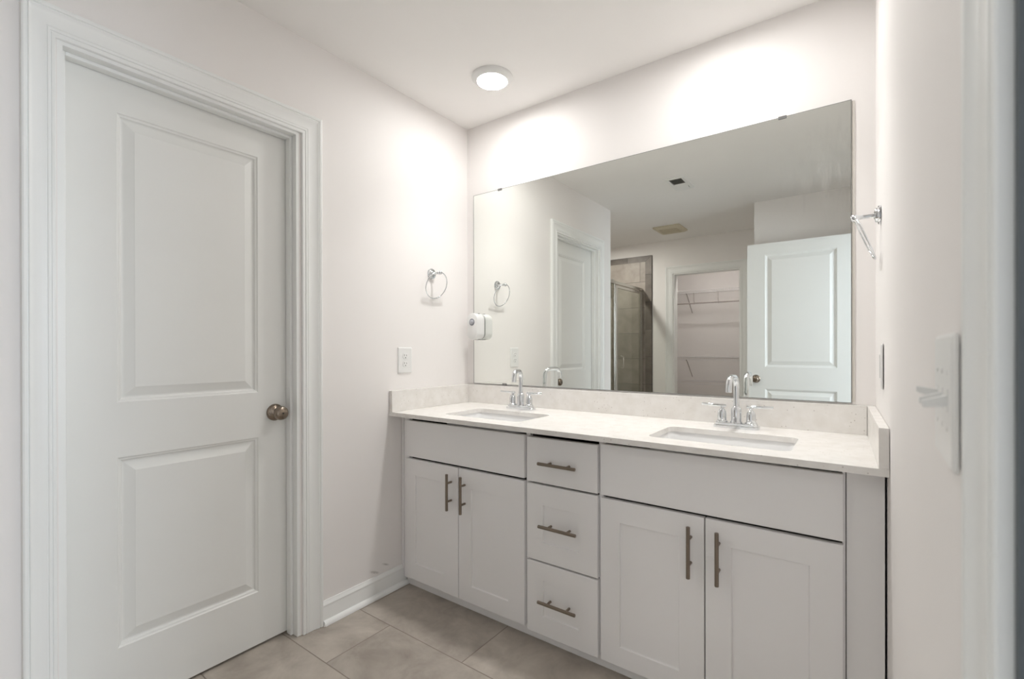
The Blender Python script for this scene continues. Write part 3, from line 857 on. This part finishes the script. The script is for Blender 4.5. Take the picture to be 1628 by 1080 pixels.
# ------------------------------------------------------------------ outlet and switches
def cover_plate(w, h, holes, parent, name='cover_plate'):
    """plate in local (y, z), wall at x=0, outward +x"""
    bm = BM()
    loops_mesh(bm, [[(0.0004, a, b) for a, b in rrect(0, 0, w, h, .004, 4)], [(0.003, a, b) for a, b in rrect(0, 0, w, h, .004, 4)],
                    [(0.0058, a, b) for a, b in rrect(0, 0, w - .008, h - .008, .003, 4)]])
    return obj(name, bm, PLAST, parent, smooth=20)
def outlet(loc, rotz, label):
    root = thing('outlet', label, 'outlet', loc, rotz)
    cover_plate(0.089, 0.128, None, root)
    for z in (0.0195, -0.0195):
        bm = BM()
        pts = [(0.0172 * math.cos(2 * math.pi * i / 28), max(-0.0135, min(0.0135, 0.0165 * math.sin(2 * math.pi * i / 28)))) for i in range(28)]
        loops_mesh(bm, [[(0.0050, a, b + z) for a, b in pts], [(0.0072, a, b + z) for a, b in pts], [(0.0078, a * .95, b * .95 + z) for a, b in pts]])
        rc = obj('receptacle', bm, PLAST, root, smooth=20)
        bm = BM()
        box(bm, 0.0076, 0.0080, -0.0080, -0.0058, z + 0.0005, z + 0.0090); obj('slot', bm, DARK, rc)
        bm = BM(); box(bm, 0.0076, 0.0080, 0.0058, 0.0080, z + 0.0005, z + 0.0078)
        obj('slot', bm, DARK, rc); bm = BM()
        cyl(bm, (0.0076, 0, z - 0.0075), (0.0080, 0, z - 0.0075), 0.0027, n=14)
        obj('ground_hole', bm, DARK, rc)
    bm = BM(); cyl(bm, (0.0056, 0, 0), (0.0064, 0, 0), 0.0028, n=14)
    obj('screw', bm, PLAST, root)
    return root
outlet((0.0, -0.4715, 1.111), 0, 'white double power outlet on the left wall above the counter')

def switch_plate(loc, rotz, label, gangs, w, h, rocker=False):
    root = thing('light_switch', label, 'light switch', loc, rotz)
    cover_plate(w, h, None, root)
    for g in range(gangs):
        y = (g - (gangs - 1) / 2) * 0.046
        if rocker:
            bm = BM(); box(bm, 0.005, 0.0085, y - 0.0165, y + 0.0165, -0.033, 0.033, 0.001, 1)
            obj('rocker', bm, PLAST, root)
            continue
        up = 1 if g == 0 else -1
        bm = BM(); box(bm, 0.0054, 0.0064, y - 0.0055, y + 0.0055, -0.012, 0.012)
        t = obj('toggle', bm, PLAST, root)
        bm = BM()
        A = [(0.006, y - .0045, -.006), (0.006, y + .0045, -.006), (0.006, y + .0045, .006), (0.006, y - .0045, .006)]
        B = [(0.026, y - .0036, .005 * up - .003), (0.026, y + .0036, .005 * up - .003), (0.026, y + .0036, .005 * up + .004), (0.026, y - .0036, .005 * up + .004)]
        loops_mesh(bm, [A, B])
        obj('lever', bm, PLAST, t)
        for sz in (-0.030, 0.030):
            bm = BM(); cyl(bm, (0.0056, y, sz), (0.0066, y, sz), 0.0028, n=12)
            obj('screw', bm, PLAST, root)
    return root
rot_r = math.pi - math.atan(0.024)
switch_plate((RW(-1.335) - .0003, -1.335, 1.107), rot_r, 'white switch plate with three toggles, nearest the camera on the right wall', 3, 0.165, 0.142)
switch_plate((RW(-0.335) - .0003, -0.335, 1.112), rot_r, 'white plate with flat rocker on the right wall above the countertop end', 1, 0.089, 0.128, True)

# ------------------------------------------------------------------ ceiling fixtures
def downlight(loc, label):
    root = thing('downlight', label, 'ceiling light', loc, 0, 'round ceiling downlights')
    bm = BM(); lathe(bm, [(0.0960, 0.0005), (0.0960, 0.004), (0.092, 0.010), (0.080, 0.019), (0.073, 0.0215), (0.0705, 0.0205)], (0, 0, 0), '-Z', 64)
    obj('trim_ring', bm, PLAST, root, smooth=40)
    bm = BM(); lathe(bm, [(0.0700, 0.0206), (0.055, 0.0222), (0.03, 0.0230), (0.0, 0.0232)], (0, 0, 0), '-Z', 48)
    obj('lens', bm, LAMP, root, smooth=60)
    return root
def beam(loc, power):
    l = bpy.data.lights.new('downlight_beam', 'AREA'); l.shape = 'DISK'; l.size = 0.132; l.spread = math.radians(88)
    l.color = (1.0, 0.985, 0.965); l.energy = power
    o = bpy.data.objects.new('downlight_beam', l); COL.objects.link(o); o.location = (loc[0], loc[1], loc[2] - 0.0245)
for q in ((0.449, -0.327, CEIL), (1.425, -0.352, CEIL)): beam(q, BEAM_POWER)
dl = downlight((0.449, -0.327, CEIL), 'round glowing ceiling downlight in front of the left end of the mirror')
dup(dl, (1.425, -0.352, CEIL), 'round ceiling downlight above the right sink, just past the top of the picture')

def rear_light(loc, label, m):
    root = dup(dl, loc, label)
    for c in root.children:
        if c.name.startswith('lens'):
            c.data = c.data.copy(); c.data.materials.clear(); c.data.materials.append(m)
    return root
rear_light((-0.59, -2.72, CEIL), 'round ceiling downlight over the shower', LAMP_SHOWER)
rear_light((0.46, -3.72, CEIL), 'round ceiling light added unseen to brighten the closet', CLOSET_FILL)  # no known lamp here; added to lift the closet brightness

vt = thing('ceiling_vent', 'small white ceiling air register with dark slats, nearer the vanity in the mirror', 'vent', (0.732, -1.621, CEIL))
bm = BM()
fx, fy = 0.070, 0.144
for a in ((-fx, fx, fy - .024, fy), (-fx, fx, -fy, -fy + .024), (-fx, -fx + .024, -fy + .024, fy - .024), (fx - .024, fx, -fy + .024, fy - .024)):
    box(bm, a[0], a[1], a[2], a[3], -0.010, -0.0005, 0.002, 1)
obj('frame', bm, PLAST, vt)
bm = BM(); box(bm, -fx + .02, fx - .02, -fy + .02, fy - .02, -0.0025, -0.0005)
obj('duct_opening', bm, mat('duct_grey', (0.10, 0.095, 0.085), 0.7), vt)
for k in range(9):
    y = 0.105 - k * 0.0128
    bm = BM()
    a = [(-0.047, y, -0.003), (0.047, y, -0.003), (0.047, y + 0.005, -0.0065), (-0.047, y + 0.005, -0.0065)]
    loops_mesh(bm, [a, [(p[0], p[1] + .001, p[2] - .0006) for p in a]]); bm.faces.new(list(bm.verts)[:4][::-1])
    obj('slat', bm, PLAST, vt)
bm = BM(); bm.free(); bm = BM(); loops_mesh(bm, [[(-.047, -.121, -.022), (.047, -.121, -.022), (.047, -.012, -.004), (-.047, -.012, -.004)], [(-.047, -.121, -.0205), (.047, -.121, -.0205), (.047, -.012, -.003), (-.047, -.012, -.003)]]); bm.faces.new(list(bm.verts)[:4][::-1])
obj('damper', bm, PLAST, vt)

fn = thing('exhaust_fan', 'yellowed square exhaust fan grille on the ceiling near the shower, seen in the mirror', 'fan', (0.235, -2.945, CEIL))
bm = BM()
loops_mesh(bm, [[(x, y, -0.0005) for x, y in rrect(0, 0, .28, .31, .02, 5)], [(x, y, -0.012) for x, y in rrect(0, 0, .28, .31, .02, 5)],
                [(x, y, -0.024) for x, y in rrect(0, 0, .24, .27, .02, 5)], [(x, y, -0.024) for x, y in rrect(0, 0, .19, .20, .01, 5)],
                [(x, y, -0.016) for x, y in rrect(0, 0, .185, .195, .01, 5)]])
obj('grille', bm, VENTY, fn, smooth=20)
bm = BM(); box(bm, -0.0905, 0.0905, -0.096, 0.096, -0.0155, -0.0145)
obj('fan_recess_shade', bm, DARK, fn)  # dark sheet put in for the shade inside the grille
for k in range(6):
    y = -0.086 + k * 0.0330
    bm = BM(); box(bm, -0.09, 0.09, y, y + 0.014, -0.0235, -0.0165)
    obj('slat', bm, VENTY, fn)

# ------------------------------------------------------------------ shower enclosure (reflected)
GX = -0.28
se = thing('shower_enclosure', 'framed glass shower door and panel, reflected in the mirror', 'shower door', (GX, -2.9, 0.102))
def GB(a, b, c, d, e, f, m, name, parent=se):
    bm = BM(); box(bm, a, b, c + 2.9, d + 2.9, e - .102, f - .102); return obj(name, bm, m, parent)
bm = BM()
for a in ((-.016, .016, -3.467, -1.983, 1.868, 1.900), (-.016, .016, -3.467, -1.983, 0.103, 0.125),
          (-.016, .016, -3.467, -3.430, 0.125, 1.868), (-.012, .012, -2.675, -2.650, 0.125, 1.868), (-.012, .012, -2.010, -1.983, 0.125, 1.868)):
    box(bm, a[0], a[1], a[2] + 2.9, a[3] + 2.9, a[4] - .102, a[5] - .102, 0.0015, 1)
obj('frame', bm, ALU, se)
GB(-.003, .003, -2.650, -2.010, 0.125, 1.868, GLASS, 'fixed_pane')
bm = BM()
for a in ((-.010, .010, -3.425, -3.398, 0.135, 1.860), (-.010, .010, -2.745, -2.690, 0.135, 1.860), (-.010, .010, -3.398, -2.745, 1.832, 1.860), (-.010, .010, -3.398, -2.745, 0.135, 0.165)):
    box(bm, a[0], a[1], a[2] + 2.9, a[3] + 2.9, a[4] - .102, a[5] - .102, 0.0015, 1)
sd = obj('door', bm, ALU, se)
GB(-.003, .003, -3.398, -2.745, 0.165, 1.832, GLASS, 'door_pane', sd)
bm = BM(); tube(bm, [(0.011, 0.075, 0.85), (0.040, 0.075, 0.86), (0.040, 0.075, 0.98), (0.011, 0.075, 0.99)], 0.006, 10)
obj('handle', bm, ALU, sd, smooth=40)
sh = thing('showerhead', 'small chrome shower head beside the tiled border, reflected in the mirror', 'shower head', (-0.665, YF + .013, 2.02))
bm = BM(); lathe(bm, [(0.028, 0.0), (0.028, 0.004), (0.012, 0.008)], (0, 0, 0), 'Y', 24); obj('flange', bm, CHROME, sh, smooth=40)
bm = BM(); tube(bm, [(0, 0.005, 0), (0, 0.07, 0.02), (0, 0.12, 0.01), (0, 0.15, -0.02)], 0.009, 14); obj('arm', bm, CHROME, sh, smooth=50)
bm = BM(); cyl(bm, (0, 0.148, -0.018), (0, 0.185, -0.055), 0.010, 0.028, 28); obj('head', bm, CHROME, sh, smooth=40)

# ------------------------------------------------------------------ closet wire shelves (reflected)
def wire_shelf(zf, depth, label, rod, x0=-0.74, x1=1.64, dz=0.0, br=((0.02, 1),)):
    root = thing('wire_shelf', label, 'shelf', (0, CLB, zf), 0, 'closet wire shelves')
    bm = BM(); yf = depth
    for (y, z) in ((0.012, 0.0), (yf * .5, 0.0), (yf, 0.0), (yf, -0.032)):
        cyl(bm, (x0, y, z), (x1, y, z), 0.0034, n=8)
    k = x0 + 0.01
    while k < x1:
        cyl(bm, (k, 0.01, 0.004), (k, yf, 0.004), 0.0016, n=5, caps=False)
        cyl(bm, (k, yf + .001, 0.004), (k, yf + .001, -0.032), 0.0016, n=5, caps=False)
        k += 0.026
    obj('shelf_grid', bm, WIREW, root, smooth=60)
    if rod:
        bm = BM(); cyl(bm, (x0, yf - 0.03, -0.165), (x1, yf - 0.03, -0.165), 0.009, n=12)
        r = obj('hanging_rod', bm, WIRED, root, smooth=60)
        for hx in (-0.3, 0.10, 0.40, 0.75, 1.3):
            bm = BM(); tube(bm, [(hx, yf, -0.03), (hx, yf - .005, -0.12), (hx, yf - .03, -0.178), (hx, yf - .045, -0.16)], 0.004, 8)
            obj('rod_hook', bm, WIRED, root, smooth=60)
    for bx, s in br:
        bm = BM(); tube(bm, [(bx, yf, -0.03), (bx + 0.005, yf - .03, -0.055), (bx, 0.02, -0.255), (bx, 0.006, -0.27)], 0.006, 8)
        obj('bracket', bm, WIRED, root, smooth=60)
    for hx in (0.05, 0.29, 0.52):
        bm = BM(); box(bm, hx - .006, hx + .006, 0.001, 0.014, -0.012, 0.012, 0.002, 1)
        obj('wall_clip', bm, WIREW, root)
    return root
wire_shelf(1.935, 0.30, 'white wire closet shelf with hanging rod, the topmost of the three', True, br=((0.0, 1),))
wire_shelf(1.060, 0.30, 'white wire closet shelf in the middle, with a slanted bracket at its left', False, br=((0.0, 1),))
wire_shelf(0.742, 0.30, 'white wire closet shelf at the bottom, just above the backsplash in the mirror', False, br=())
